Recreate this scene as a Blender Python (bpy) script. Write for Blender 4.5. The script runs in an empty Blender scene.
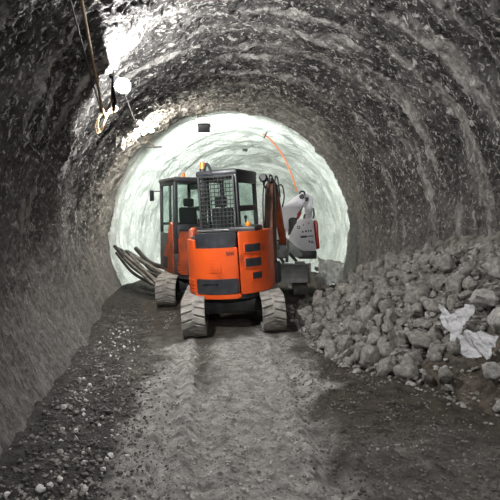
import bpy, bmesh, math, random
import numpy as np
from mathutils import Vector, Matrix, Euler
R = math.radians
random.seed(7)
rng = np.random.default_rng(11)
SC = bpy.context.scene
COL = SC.collection

# ------------------------------------------------------------------ camera
CAM = Vector((0, 0, 1.6)); PITCH = R(1.72)
cd = bpy.data.cameras.new('camera'); cam = bpy.data.objects.new('camera', cd); COL.objects.link(cam)
cd.sensor_width = 36; cd.lens = 36; cd.clip_end = 100; cd.clip_start = 0.05
cam.location = CAM; cam.rotation_euler = (R(90) - PITCH, 0, 0)
SC.camera = cam

def P(px, py, Y):
    """point at depth Y behind photo pixel px, py"""
    dx, dz = (px - 250) / 500, (250 - py) / 500
    y = math.cos(PITCH) + dz * math.sin(PITCH)
    z = -math.sin(PITCH) + dz * math.cos(PITCH)
    return Vector((dx / y * Y, Y, CAM.z + z / y * Y))

# ------------------------------------------------------------------ noise
def _hash(ix, iy, iz, seed):
    h = (ix.astype(np.int64) * 374761393 + iy.astype(np.int64) * 668265263 + iz.astype(np.int64) * 1274126177 + seed * 974711) & 0xffffffff
    h = ((h ^ (h >> 13)) * 1274126177) & 0xffffffff
    h = (h ^ (h >> 16)) & 0xffffffff
    return h / 0xffffffff * 2 - 1
def vnoise(x, y, z=0.0, seed=0):
    x = np.asarray(x, float); y = np.asarray(y, float); z = np.zeros_like(x) + z
    x0, y0, z0 = np.floor(x), np.floor(y), np.floor(z)
    fx, fy, fz = x - x0, y - y0, z - z0
    fx, fy, fz = [f * f * f * (f * (f * 6 - 15) + 10) for f in (fx, fy, fz)]
    out = 0
    for i in (0, 1):
        wx = fx if i else 1 - fx
        for j in (0, 1):
            wy = fy if j else 1 - fy
            for k in (0, 1):
                wz = fz if k else 1 - fz
                out = out + wx * wy * wz * _hash(x0 + i, y0 + j, z0 + k, seed)
    return out
def fbm(x, y, z=0.0, octs=4, seed=0, gain=.5):
    a, t, f = 1.0, 0, 1.0
    for o in range(octs):
        t = t + a * vnoise(np.asarray(x) * f, np.asarray(y) * f, np.asarray(z) * f, seed + o * 7)
        a *= gain; f *= 2.03
    return t
def sstep(a, b, x):
    t = np.clip((np.asarray(x, float) - a) / (b - a), 0, 1); return t * t * (3 - 2 * t)

# ------------------------------------------------------------------ place functions
ZC, RAD = 1.65, 3.0
def axis(Y):
    Y = np.asarray(Y, float)
    a = 1.4 - .178 * np.minimum(Y, 9)
    t = np.clip(Y - 9, 0, 7.5)
    b = -.178 * t + .025 * t * t
    c = np.maximum(Y - 16.5, 0) * .197
    return a + b + c
def ground(x, Y):
    x = np.asarray(x, float); Y = np.asarray(Y, float)
    tilt = sstep(6.4, 7.5, Y) * (1 - sstep(9.5, 10.6, Y)) * .06
    return .055 * np.clip(Y - 7.1, 0, 5.2) + tilt * np.clip(x + .33, -1, 1)
HY = [2.0, 3.0, 4.3, 5.2, 5.8, 7.0, 8.4, 9.6, 10.4, 11.2, 12.2]
HT = [2.0, 1.75, 1.45, 1.38, 1.08, .92, 1.02, 1.25, 1.62, 1.85, 2.3]   # toe, from the axis
HH = [.9, 1.3, 1.58, 1.64, 1.62, 1.52, 1.32, 1.08, .85, .6, .2]    # height at the wall
def heap(x, Y):
    """height of the muck pile above z = 0"""
    Y = np.asarray(Y, float); u = np.asarray(x, float) - axis(Y)
    toe = np.interp(Y, HY, HT) + .10 * vnoise(Y * 1.7, Y * 0 + 3.3, seed=5)
    H = np.interp(Y, HY, HH)
    t = np.clip((u - toe) / (2.85 - toe), -.2, 1.15)
    prof = np.where(t > 0, .30 * t + .70 * t * t * (3 - 2 * np.clip(t, 0, 1)), t * 1.0)
    prof = np.where(t > 0, .62 * np.clip(t, 0, 1.2) ** .9 + .38 * np.clip(t, 0, 1.2) ** 2, t)
    return prof * H

# ------------------------------------------------------------------ materials
def mat(name): 
    m = bpy.data.materials.new(name); m.use_nodes = True
    nt = m.node_tree; b = nt.nodes['Principled BSDF']
    return m, nt, b
def N(nt, t, **kw):
    n = nt.nodes.new(t)
    for k, v in kw.items():
        if k in n.inputs: n.inputs[k].default_value = v
        else: setattr(n, k, v)
    return n
def ramp(nt, fac, stops):
    r = nt.nodes.new('ShaderNodeValToRGB'); e = r.color_ramp.elements
    while len(e) < len(stops): e.new(.5)
    for el, (p, c) in zip(e, stops): el.position = p; el.color = (*c, 1) if len(c) == 3 else c
    nt.links.new(fac, r.inputs[0]); return r.outputs['Color']
def mixc(nt, f, a, b):
    n = nt.nodes.new('ShaderNodeMix'); n.data_type = 'RGBA'
    for s, v in ((n.inputs[0], f), (n.inputs[6], a), (n.inputs[7], b)):
        if hasattr(v, 'is_linked') or hasattr(v, 'node'): nt.links.new(v, s)
        else: s.default_value = v if not isinstance(v, tuple) else (*v, 1)
    return n.outputs[2]
def noise_col(m_name, stops, scale=4.0, detail=6, rough=.8, metal=0, bump=0, bscale=30, bdist=.01, spec=.5):
    m, nt, b = mat(m_name)
    tc = N(nt, 'ShaderNodeTexCoord')
    n = N(nt, 'ShaderNodeTexNoise', Scale=scale, Detail=detail); nt.links.new(tc.outputs['Object'], n.inputs['Vector'])
    nt.links.new(ramp(nt, n.outputs['Fac'], stops), b.inputs['Base Color'])
    b.inputs['Roughness'].default_value = rough; b.inputs['Metallic'].default_value = metal
    b.inputs['Specular IOR Level'].default_value = spec
    if bump:
        n2 = N(nt, 'ShaderNodeTexNoise', Scale=bscale, Detail=5); nt.links.new(tc.outputs['Object'], n2.inputs['Vector'])
        bp = N(nt, 'ShaderNodeBump', Strength=bump, Distance=bdist); nt.links.new(n2.outputs['Fac'], bp.inputs['Height'])
        nt.links.new(bp.outputs[0], b.inputs['Normal'])
    return m
def plain(name, c, rough=.6, metal=0, emit=0):
    m, nt, b = mat(name)
    b.inputs['Base Color'].default_value = (*c, 1); b.inputs['Roughness'].default_value = rough; b.inputs['Metallic'].default_value = metal
    if emit:
        b.inputs['Emission Color'].default_value = (*c, 1); b.inputs['Emission Strength'].default_value = emit
    return m
def glass_mat(name, tint=(.90, .95, .93), gloss=.05):
    m = bpy.data.materials.new(name); m.use_nodes = True; nt = m.node_tree
    nt.nodes.remove(nt.nodes['Principled BSDF'])
    t = N(nt, 'ShaderNodeBsdfTransparent'); t.inputs[0].default_value = (*tint, 1)
    g = N(nt, 'ShaderNodeBsdfGlossy'); g.inputs['Roughness'].default_value = .12
    mx = N(nt, 'ShaderNodeMixShader'); mx.inputs[0].default_value = gloss
    nt.links.new(t.outputs[0], mx.inputs[1]); nt.links.new(g.outputs[0], mx.inputs[2])
    nt.links.new(mx.outputs[0], nt.nodes['Material Output'].inputs[0])
    return m

def shotcrete(name, dark, mid, pale, streak, rough0, rough1, bumpd, fade=False):
    m, nt, b = mat(name); L = nt.links.new
    uv = N(nt, 'ShaderNodeUVMap')
    def mapped(sx, sy, off=0):
        mp = N(nt, 'ShaderNodeMapping'); mp.inputs['Scale'].default_value = (sx, sy, 1); mp.inputs['Location'].default_value = (off, off * .7, 0)
        L(uv.outputs[0], mp.inputs[0]); return mp.outputs[0]
    def nz(vec, sc, det=5, rg=.55, dist=0):
        n = N(nt, 'ShaderNodeTexNoise', Scale=sc, Detail=det, Roughness=rg, Distortion=dist); L(vec, n.inputs['Vector']); return n.outputs['Fac']
    base = ramp(nt, nz(mapped(1, 1.4), 1.3, 8), [(.36, dark), (.5, mid), (.68, pale)])
    # mineral streaks that run down round the rings
    st = ramp(nt, nz(mapped(.25, 2.2, 7), 1.6, 6, .6, .4), [(.54, (0, 0, 0)), (.66, (1, 1, 1))])
    fl = ramp(nt, nz(mapped(.6, 1.3, 3), 22, 4, .6, .8), [(.57, (0, 0, 0)), (.62, (1, 1, 1))])
    base2 = mixc(nt, st, base, streak)
    sc_ = N(nt, 'ShaderNodeMath', operation='MULTIPLY'); L(fl, sc_.inputs[0]); sc_.inputs[1].default_value = .8
    glint_col = tuple(min(.8, v * 1.35) for v in streak)  # both sets of pale flecks are painted glints of flakes catching light
    base3 = mixc(nt, sc_.outputs[0], base2, glint_col)
    f2 = ramp(nt, nz(mapped(.35, 1.2, 13), 9, 5, .62, 1.2), [(.60, (0, 0, 0)), (.645, (1, 1, 1))])
    base3 = mixc(nt, f2, base3, glint_col)
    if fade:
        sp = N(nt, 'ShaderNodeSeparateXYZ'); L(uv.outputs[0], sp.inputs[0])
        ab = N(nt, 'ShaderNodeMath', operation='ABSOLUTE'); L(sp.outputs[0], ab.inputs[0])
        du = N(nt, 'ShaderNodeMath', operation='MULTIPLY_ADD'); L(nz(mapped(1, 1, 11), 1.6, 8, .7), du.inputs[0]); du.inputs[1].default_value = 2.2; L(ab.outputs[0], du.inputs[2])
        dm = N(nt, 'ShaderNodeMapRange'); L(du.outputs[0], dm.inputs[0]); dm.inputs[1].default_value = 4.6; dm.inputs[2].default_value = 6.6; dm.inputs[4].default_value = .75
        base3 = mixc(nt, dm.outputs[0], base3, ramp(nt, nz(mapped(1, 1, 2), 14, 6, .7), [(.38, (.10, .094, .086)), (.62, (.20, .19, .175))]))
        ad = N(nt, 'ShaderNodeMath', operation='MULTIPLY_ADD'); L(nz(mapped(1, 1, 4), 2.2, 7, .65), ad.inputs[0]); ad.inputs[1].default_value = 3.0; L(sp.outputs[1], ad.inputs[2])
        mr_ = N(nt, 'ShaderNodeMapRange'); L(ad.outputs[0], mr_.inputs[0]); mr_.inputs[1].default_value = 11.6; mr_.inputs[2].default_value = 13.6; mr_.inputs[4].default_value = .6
        base3 = mixc(nt, mr_.outputs[0], base3, (.30, .29, .265))  # paler towards the rim: spill of the far light, painted into the colour
    L(base3, b.inputs['Base Color'])
    b.inputs['Specular IOR Level'].default_value = .35
    rr = ramp(nt, nz(mapped(1, 1, 5), 7, 5), [(.35, (rough0,) * 3), (.65, (rough1,) * 3)])
    L(rr, b.inputs['Roughness'])
    h1 = nz(mapped(.45, 1.0, 1), 16, 8, .62, .9)
    h2 = nz(mapped(.7, 1.0, 9), 60, 4, .6)
    v = N(nt, 'ShaderNodeTexVoronoi', Scale=11); L(mapped(.45, 1.0, 2), v.inputs['Vector'])
    a1 = N(nt, 'ShaderNodeMath', operation='MULTIPLY'); L(h2, a1.inputs[0]); a1.inputs[1].default_value = .25
    a2 = N(nt, 'ShaderNodeMath', operation='ADD'); L(h1, a2.inputs[0]); L(a1.outputs[0], a2.inputs[1])
    a3 = N(nt, 'ShaderNodeMath', operation='MULTIPLY_ADD'); L(v.outputs['Distance'], a3.inputs[0]); a3.inputs[1].default_value = .5; L(a2.outputs[0], a3.inputs[2])
    bp = N(nt, 'ShaderNodeBump', Strength=1.0, Distance=bumpd); L(a3.outputs[0], bp.inputs['Height'])
    L(bp.outputs[0], b.inputs['Normal'])
    return m

M = {}
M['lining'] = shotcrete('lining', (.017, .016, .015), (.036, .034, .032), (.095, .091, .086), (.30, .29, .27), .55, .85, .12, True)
M['pale'] = shotcrete('pale_lining', (.40, .435, .405), (.54, .575, .54), (.64, .67, .64), (.76, .78, .76), .6, .9, .06)
M['orange'] = noise_col('orange_paint', [(.3, (.26, .04, .012)), (.42, (.58, .072, .010)), (.7, (.66, .09, .012))], 3.0, 9, .42)
M['oldorange'] = noise_col('dusty_orange_paint', [(.3, (.16, .045, .022)), (.6, (.45, .075, .02))], 4.0, 8, .6)
M['boom'] = noise_col('worn_brown_paint', [(.3, (.035, .025, .02)), (.5, (.10, .04, .022)), (.75, (.25, .07, .03))], 5.0, 8, .6)
M['black'] = noise_col('black_plastic', [(.3, (.012, .013, .016)), (.7, (.035, .037, .043))], 6, 5, .45)
M['dark'] = noise_col('dark_steel', [(.3, (.02, .021, .023)), (.7, (.06, .06, .06))], 6, 6, .5, .3)
M['blade'] = noise_col('blade_steel', [(.3, (.17, .175, .17)), (.7, (.30, .305, .295))], 6, 6, .5, 0)
M['rubber'] = noise_col('dusty_rubber', [(.35, (.13, .122, .11)), (.6, (.26, .245, .22))], 8, 8, .9, 0, .6, 40, .01)
M['rubberlow'] = noise_col('rubber_belt', [(.3, (.13, .122, .11)), (.7, (.24, .23, .21))], 8, 8, .9)
M['steel'] = noise_col('greased_steel', [(.3, (.12, .12, .12)), (.7, (.30, .30, .29))], 12, 6, .35, .7)
M['white'] = noise_col('white_paint', [(.25, (.45, .45, .47)), (.40, (.74, .74, .78)), (.8, (.80, .80, .85))], 5, 8, .45)
M['red'] = plain('red_lens', (.5, .035, .015), .3)
M['amber'] = plain('amber_lens', (.75, .20, .02), .25)
M['glass'] = glass_mat('cab_glass')
M['baffle_black'] = plain('matt_black', (.004, .004, .004), .95)
M['seat'] = plain('seat_cloth', (.015, .015, .017), .9)
M['rope'] = noise_col('hemp_rope', [(.3, (.22, .15, .08)), (.7, (.40, .29, .17))], 60, 3, .9)
M['cable'] = plain('grey_cable', (.07, .065, .06), .8)
M['ocable'] = plain('orange_cable', (.55, .16, .06), .6)
M['timber'] = noise_col('grey_timber', [(.35, (.05, .045, .04)), (.65, (.17, .155, .135))], 8, 8, .85)
M['pipe'] = noise_col('grey_pipe', [(.3, (.022, .021, .02)), (.7, (.07, .067, .06))], 10, 6, .5, .3)
M['rock'] = noise_col('grey_rock', [(.3, (.11, .103, .093)), (.5, (.19, .18, .164)), (.68, (.28, .267, .245))], 4, 10, .9, 0, .55, 14, .03, .3)
M['palerock'] = noise_col('pale_rock', [(.3, (.20, .19, .175)), (.5, (.36, .35, .33)), (.7, (.52, .51, .49))], 4, 10, .9, 0, .8, 16, .03, .3)
M['pebble'] = noise_col('pale_pebble', [(.3, (.34, .33, .31)), (.7, (.58, .57, .54))], 20, 4, .85)
M['gravel'] = noise_col('gravel', [(.35, (.075, .07, .062)), (.5, (.17, .16, .145)), (.65, (.32, .31, .29))], 6, 6, .9)
M['grit'] = noise_col('grit', [(.35, (.04, .037, .032)), (.5, (.10, .093, .084)), (.65, (.21, .20, .185))], 5, 6, .9)
M['palegrit'] = noise_col('pale_grit', [(.35, (.13, .123, .112)), (.5, (.24, .23, .212)), (.65, (.40, .385, .36))], 4, 6, .9)
M['plasticbag'] = noise_col('white_plastic', [(.3, (.76, .76, .79)), (.5, (.88, .88, .90))], 3, 4, .38, 0, .9, 8, .10)
def film_mat():
    m = bpy.data.materials.new('clear_film'); m.use_nodes = True; nt = m.node_tree
    b = nt.nodes['Principled BSDF']; b.inputs['Base Color'].default_value = (.22, .22, .21, 1); b.inputs['Roughness'].default_value = .25
    t = N(nt, 'ShaderNodeBsdfTransparent'); mx = N(nt, 'ShaderNodeMixShader'); mx.inputs[0].default_value = .68
    nt.links.new(t.outputs[0], mx.inputs[1]); nt.links.new(b.outputs[0], mx.inputs[2]); nt.links.new(mx.outputs[0], nt.nodes['Material Output'].inputs[0])
    return m
M['film'] = film_mat()
def floor_mat():
    m, nt, b = mat('trodden_muck'); L = nt.links.new
    uv = N(nt, 'ShaderNodeUVMap')
    def nz(sx, sy, sc, det=6, rg=.6, off=0):
        rg = max(rg, .74); det = 10
        mp = N(nt, 'ShaderNodeMapping'); mp.inputs['Scale'].default_value = (sx, sy, 1); mp.inputs['Location'].default_value = (off, off, 0); L(uv.outputs[0], mp.inputs[0])
        n = N(nt, 'ShaderNodeTexNoise', Scale=sc, Detail=det, Roughness=rg); L(mp.outputs[0], n.inputs['Vector']); return n.outputs['Fac']
    at = N(nt, 'ShaderNodeVertexColor'); at.layer_name = 'soil'
    sep = N(nt, 'ShaderNodeSeparateColor'); L(at.outputs['Color'], sep.inputs[0])
    def band(ch, amt, n):
        a = N(nt, 'ShaderNodeMath', operation='MULTIPLY_ADD'); L(n, a.inputs[0]); a.inputs[1].default_value = amt; 
        s = N(nt, 'ShaderNodeMath', operation='SUBTRACT'); L(ch, s.inputs[0]); s.inputs[1].default_value = amt * .5; L(s.outputs[0], a.inputs[2])
        return ramp(nt, a.outputs[0], [(.35, (0, 0, 0)), (.65, (1, 1, 1))])
    mud = ramp(nt, nz(1, 1, 5, 8), [(.38, (.060, .054, .046)), (.62, (.17, .16, .142))])
    brown = ramp(nt, nz(1, 1, 6, 8, .6, 4), [(.38, (.034, .027, .020)), (.62, (.105, .087, .068))])
    pale = ramp(nt, nz(1, 1, 7, 8, .6, 8), [(.38, (.18, .17, .155)), (.62, (.55, .535, .505))])
    dk = ramp(nt, nz(1, 1, 9, 8, .6, 2), [(.38, (.025, .023, .021)), (.62, (.095, .09, .082))])
    c = mixc(nt, band(sep.outputs[0], 1.1, nz(1, .7, 4, 8, .7, 1)), mud, pale)
    c = mixc(nt, band(sep.outputs[1], .8, nz(1, 1, 3, 8, .7, 3)), c, brown)
    c = mixc(nt, band(sep.outputs[2], .7, nz(1, 1, 5, 8, .7, 6)), c, dk)
    L(c, b.inputs['Base Color']); b.inputs['Roughness'].default_value = .92; b.inputs['Specular IOR Level'].default_value = .3
    bp = N(nt, 'ShaderNodeBump', Strength=1, Distance=.09); L(nz(1, 1, 30, 8, .75, 5), bp.inputs['Height']); L(bp.outputs[0], b.inputs['Normal'])
    return m
M['floor'] = floor_mat()
def heap_mat():
    m, nt, b = mat('muck'); L = nt.links.new
    tc = N(nt, 'ShaderNodeTexCoord'); geo = tc.outputs['Object']
    def nz(sc, det=8):
        n = N(nt, 'ShaderNodeTexNoise', Scale=sc, Detail=det, Roughness=.65); L(geo, n.inputs['Vector']); return n.outputs['Fac']
    at = N(nt, 'ShaderNodeVertexColor'); at.layer_name = 'soil'
    sep = N(nt, 'ShaderNodeSeparateColor'); L(at.outputs['Color'], sep.inputs[0])
    grey = ramp(nt, nz(7), [(.38, (.06, .056, .05)), (.62, (.20, .19, .17))])
    brown = ramp(nt, nz(9), [(.38, (.034, .027, .020)), (.62, (.11, .092, .072))])
    L(mixc(nt, sep.outputs[1], grey, brown), b.inputs['Base Color']); b.inputs['Roughness'].default_value = .92; b.inputs['Specular IOR Level'].default_value = .3
    bp = N(nt, 'ShaderNodeBump', Strength=1, Distance=.04); L(nz(30), bp.inputs['Height']); L(bp.outputs[0], b.inputs['Normal'])
    return m
M['heap'] = heap_mat()

# ------------------------------------------------------------------ building helpers
def tag(o, label=None, cat=None, group=None, kind=None):
    for k, v in (('label', label), ('category', cat), ('group', group), ('kind', kind)):
        if v: o[k] = v
    return o
def empty(name, loc, rot=(0, 0, 0)):
    o = bpy.data.objects.new(name, None); o.empty_display_size = .2; COL.objects.link(o)
    o.location = loc; o.rotation_euler = rot; return o
class MB:
    def __init__(s, mtx=None): s.bm = bmesh.new(); s.m = mtx or Matrix()
    def _fin(s, verts, bevel=0, seg=2):
        if bevel:
            es = list({e for v in verts for e in v.link_edges})
            bmesh.ops.bevel(s.bm, geom=es, offset=bevel, segments=seg, profile=.5, affect='EDGES', clamp_overlap=True)
        return s
    def box(s, c, size, rot=None, bevel=0):
        m = Matrix.Translation(Vector(c)) @ (Euler(rot).to_matrix().to_4x4() if rot else Matrix()) @ Matrix.Diagonal((*size, 1))
        g = bmesh.ops.create_cube(s.bm, size=1, matrix=s.m @ m); return s._fin(g['verts'], bevel)
    def span(s, a, b, bevel=0):
        a, b = Vector(a), Vector(b); return s.box((a + b) / 2, b - a, None, bevel)
    def bar(s, p, q, w, h, bevel=0):
        p, q = Vector(p), Vector(q); d = q - p
        rot = d.to_track_quat('Y', 'Z').to_matrix().to_4x4()
        m = Matrix.Translation((p + q) / 2) @ rot @ Matrix.Diagonal((w, d.length, h, 1))
        g = bmesh.ops.create_cube(s.bm, size=1, matrix=s.m @ m); return s._fin(g['verts'], bevel)
    def prism(s, poly, plane, a, b, bevel=0):
        def pt(u, v, w): return {'yz': (w, u, v), 'xz': (u, w, v), 'xy': (u, v, w)}[plane]
        lo = [s.bm.verts.new(s.m @ Vector(pt(u, v, a))) for u, v in poly]
        hi = [s.bm.verts.new(s.m @ Vector(pt(u, v, b))) for u, v in poly]
        n = len(poly)
        s.bm.faces.new(lo[::-1]); s.bm.faces.new(hi)
        for i in range(n): s.bm.faces.new((lo[i], lo[(i + 1) % n], hi[(i + 1) % n], hi[i]))
        return s._fin(lo + hi, bevel)
    def tube(s, pts, r, seg=8, cap=True):
        pts = [Vector(p) for p in pts]; rings = []; nrm = None
        for i, p in enumerate(pts):
            t = (pts[min(i + 1, len(pts) - 1)] - pts[max(i - 1, 0)]).normalized()
            if nrm is None: nrm = t.orthogonal().normalized()
            else:
                nrm = nrm - t * nrm.dot(t); nrm = nrm.normalized() if nrm.length > 1e-5 else t.orthogonal().normalized()
            bn = t.cross(nrm); rr = r[i] if isinstance(r, (list, tuple)) else r
            rings.append([s.bm.verts.new(s.m @ (p + (nrm * math.cos(2 * math.pi * k / seg) + bn * math.sin(2 * math.pi * k / seg)) * rr)) for k in range(seg)])
        for a, b in zip(rings, rings[1:]):
            for k in range(seg): s.bm.faces.new((a[k], a[(k + 1) % seg], b[(k + 1) % seg], b[k]))
        if cap: s.bm.faces.new(rings[0][::-1]); s.bm.faces.new(rings[-1])
        return s
    def cyl(s, p, q, r, seg=20, r2=None): return s.tube([p, q], [r, r if r2 is None else r2], seg)
    def ball(s, c, r, sub=3, sc=(1, 1, 1)):
        m = Matrix.Translation(Vector(c)) @ Matrix.Diagonal((*sc, 1))
        bmesh.ops.create_icosphere(s.bm, subdivisions=sub, radius=r, matrix=s.m @ m); return s
    def build(s, name, m, parent=None, smooth=True):
        bmesh.ops.recalc_face_normals(s.bm, faces=s.bm.faces)
        me = bpy.data.meshes.new(name)
        if smooth:
            for f in s.bm.faces: f.smooth = True
            for e in s.bm.edges:
                if len(e.link_faces) == 2 and e.calc_face_angle(0) > R(32): e.smooth = False
        s.bm.to_mesh(me); s.bm.free(); me.materials.append(m)
        o = bpy.data.objects.new(name, me); COL.objects.link(o)
        if parent: o.parent = parent
        return o
def curve_pts(ctrl, n=12):
    """Catmull-Rom through the control points"""
    c = [Vector(p) for p in ctrl]; c = [c[0] * 2 - c[1]] + c + [c[-1] * 2 - c[-2]]; out = []
    for i in range(1, len(c) - 2):
        for k in range(n):
            t = k / n
            out.append(.5 * ((2 * c[i]) + (c[i + 1] - c[i - 1]) * t + (2 * c[i - 1] - 5 * c[i] + 4 * c[i + 1] - c[i + 2]) * t * t + (3 * c[i] - c[i - 1] - 3 * c[i + 1] + c[i + 2]) * t ** 3))
    out.append(c[-2]); return out
def grid_mesh(name, co, uv, nu, nv, m, smooth=True, vcol=None):
    """co (nu*nv,3) laid out row by row (nv per row)"""
    i = np.arange(nu - 1)[:, None] * nv + np.arange(nv - 1)[None]
    q = np.stack([i, i + 1, i + nv + 1, i + nv], -1).reshape(-1, 4)
    me = bpy.data.meshes.new(name)
    me.vertices.add(len(co)); me.vertices.foreach_set('co', co.astype(np.float32).ravel())
    me.loops.add(q.size); me.loops.foreach_set('vertex_index', q.astype(np.int32).ravel())
    me.polygons.add(len(q)); me.polygons.foreach_set('loop_start', np.arange(0, q.size, 4, dtype=np.int32))
    me.polygons.foreach_set('loop_total', np.full(len(q), 4, np.int32))
    me.polygons.foreach_set('use_smooth', np.full(len(q), smooth))
    me.update(calc_edges=True)
    ul = me.uv_layers.new(name='UVMap'); ul.data.foreach_set('uv', uv[q.ravel()].astype(np.float32).ravel())
    if vcol is not None:
        ca = me.color_attributes.new('soil', 'FLOAT_COLOR', 'POINT'); ca.data.foreach_set('color', vcol.astype(np.float32).ravel())
    me.validate(); me.materials.append(m)
    o = bpy.data.objects.new(name, me); COL.objects.link(o); return o

# ------------------------------------------------------------------ tunnel shell
def lining_disp(s, Y, cosa):
    d = .07 * fbm(s * .8, Y * 1.1, octs=3, seed=1)
    # excavation rounds: stepped rings
    ph = Y / .95 + .35 * fbm(s * .5, Y * .4, octs=2, seed=3)
    fr = ph - np.floor(ph)
    d = d + .07 * (np.where(fr < .8, fr / .8, (1 - fr) / .2) - .5) * (.5 + .5 * sstep(-.3, .6, vnoise(s * .7, np.floor(ph), seed=9)))
    d = d + .030 * fbm(s * 4, Y * 8, octs=3, seed=4)
    rg = np.abs(fbm(s * 3.5, Y * 11, octs=3, seed=6))
    d = d + .06 * np.clip(.40 - rg, 0, 1)
    d = d + .022 * np.maximum(fbm(s * 11, Y * 18, octs=3, seed=14, gain=.65), -.25)
    smooth_low = sstep(-.6, .25, cosa)
    return d * (.30 + .70 * smooth_low)
def shell(name, a0, a1, Ys, m, rad, dispf, na):
    a = np.linspace(R(a0), R(a1), na)                   # angle from the crown, + to the right
    YY, AA = np.meshgrid(Ys, a, indexing='ij')
    r0 = rad(YY); s = AA * 3.0
    d = dispf(s, YY, np.cos(AA))
    r = r0 - d
    x = axis(YY) + r * np.sin(AA); z = ZC + r * np.cos(AA)
    co = np.stack([x, YY, z], -1).reshape(-1, 3); uv = np.stack([s, YY], -1).reshape(-1, 2)
    return grid_mesh(name, co, uv, len(Ys), na, m)
Yn = np.concatenate([np.linspace(-5, 2.5, 90, endpoint=False), np.linspace(2.5, 12.6, 560), [12.62]])
near_r = lambda Y: np.where(Y > 12.61, 3.35, RAD) + 0 * Y
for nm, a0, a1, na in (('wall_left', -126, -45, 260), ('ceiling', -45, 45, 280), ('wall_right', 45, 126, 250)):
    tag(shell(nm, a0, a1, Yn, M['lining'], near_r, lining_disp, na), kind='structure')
def far_r(Y): 
    t = np.clip((Y - 14.5) / 5.0, 0, .9999); return 3.2 * np.sqrt(1 - t ** 2.2) + .0
def far_disp(s, Y, ca): return .06 * fbm(s * .9, Y * 1.2, octs=3, seed=21) + .035 * fbm(s * 2.5, Y * 5, octs=3, seed=22) + .03 * np.sin(Y * 7 + 1.5 * vnoise(s, Y, seed=4))
Yf = np.concatenate([np.linspace(12.4, 18.2, 150), 19.5 - 1.3 * np.linspace(1, 0, 70) ** 1.8])
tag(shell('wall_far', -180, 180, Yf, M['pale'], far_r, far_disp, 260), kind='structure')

# floor
Yg = np.concatenate([np.linspace(-4.8, 2.2, 60, endpoint=False), np.linspace(2.2, 11, 560, endpoint=False), np.linspace(11, 19.2, 90)])
ug = np.linspace(-2.62, 2.62, 400)
YY, UU = np.meshgrid(Yg, ug, indexing='ij'); XX = axis(YY) + UU
def floor_z(x, Y):
    u = x - axis(Y)
    z = ground(x, Y)
    near = (1 - sstep(7.0, 8.0, Y)); xl, xr = -.42 - .10 * (Y - 3), .60 - .045 * (Y - 3)
    wob = .05 * vnoise(Y * 1.3, Y * 0, seed=8)
    def g(c, w): return np.exp(-((x - c - wob) / w) ** 2)
    ruts = -.055 * g(xl + .13, .09) + .035 * g(xl - .02, .06) - .035 * g(xl - .16, .06) + .03 * g(xl - .26, .05) - .05 * g(xr, .10) + .03 * g(xr - .16, .05) - .025 * g(xr - .27, .06) + .03 * g(xr + .15, .06)
    tr = .007 * np.sin(Y * 44 + 3 * vnoise(x * 4, Y * 4, seed=2)) * (g(xl + .05, .17) + g(xr, .17))
    z = z + near * (ruts + tr) + .05 * sstep(-1.9, -2.5, u) + .02 * fbm(x * 1.5, Y * 1.5, octs=3, seed=31)
    pad = 1 - .75 * sstep(7.2, 7.6, Y) * (1 - sstep(12, 12.6, Y))
    z = z + pad * (.009 * fbm(x * 6, Y * 6, octs=2, seed=33) + .013 * np.maximum(fbm(x * 17, Y * 17, octs=3, seed=35, gain=.7), -.15))
    return z
ZZ = floor_z(XX, YY)
XL, XR = -.42 - .10 * (YY - 3), .60 - .045 * (YY - 3)
nzx = .30 * fbm(XX * 1.6, YY * 1.3, octs=3, seed=41)
pale = sstep(-1.75, -.95, XX + nzx) * (1 - .75 * sstep(.35, 1.0, XX + nzx)) * (.55 + .25 * sstep(6, 4, YY)) * (1 - .8 * sstep(7.2, 8, YY)) + .12
pale = pale + .30 * np.exp(-((XX - XL + .02) / .06) ** 2) + .25 * np.exp(-((XX - XR + .2) / .12) ** 2) - .35 * np.exp(-((XX - XL - .2 + .4 * nzx) / .16) ** 2) * sstep(3.8, 6.0, YY) + .1 * np.exp(-((XX - .05) / .3) ** 2)
brown = sstep(.35, 1.0, XX + nzx) * (.30 + .50 * sstep(3.4, 5.0, YY)) + .42 * np.exp(-((XX - XL - .22 + .5 * nzx) / .2) ** 2) * sstep(4.2, 6.2, YY) + .55 * sstep(7.3, 8.1, YY)
dkk = sstep(-1.55, -1.95, UU + .2 * vnoise(XX * 2, YY * 2, seed=43)) * .85
vc = np.stack([pale, brown, dkk, np.ones_like(dkk)], -1).reshape(-1, 4)
fl = grid_mesh('floor', np.stack([XX, YY, ZZ], -1).reshape(-1, 3), np.stack([UU, YY], -1).reshape(-1, 2), len(Yg), len(ug), M['floor'], vcol=vc)
tag(fl, kind='structure')

# muck pile body
Yh = np.linspace(2.0, 12.1, 330); th = np.linspace(-.12, 1, 110)
YY, TT = np.meshgrid(Yh, th, indexing='ij')
toe = np.interp(YY, HY, HT); UU = toe + (2.9 - toe) * TT
XX = axis(YY) + UU
def heap_z(x, Y):
    h = heap(x, Y); k = sstep(-.05, .3, h)
    lumps = .05 * fbm(x * 3, Y * 3, h * 3, octs=3, seed=51) + .022 * fbm(x * 12, Y * 12, h * 12, octs=3, seed=53)
    return np.where(h > 0, np.maximum(ground(x, Y) * .8, 0) * (1 - k * .5) + h, h + ground(x, Y)) + k * lumps + .012 * fbm(x * 14, Y * 14, octs=2, seed=52)
ZZ = heap_z(XX, YY)
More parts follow.
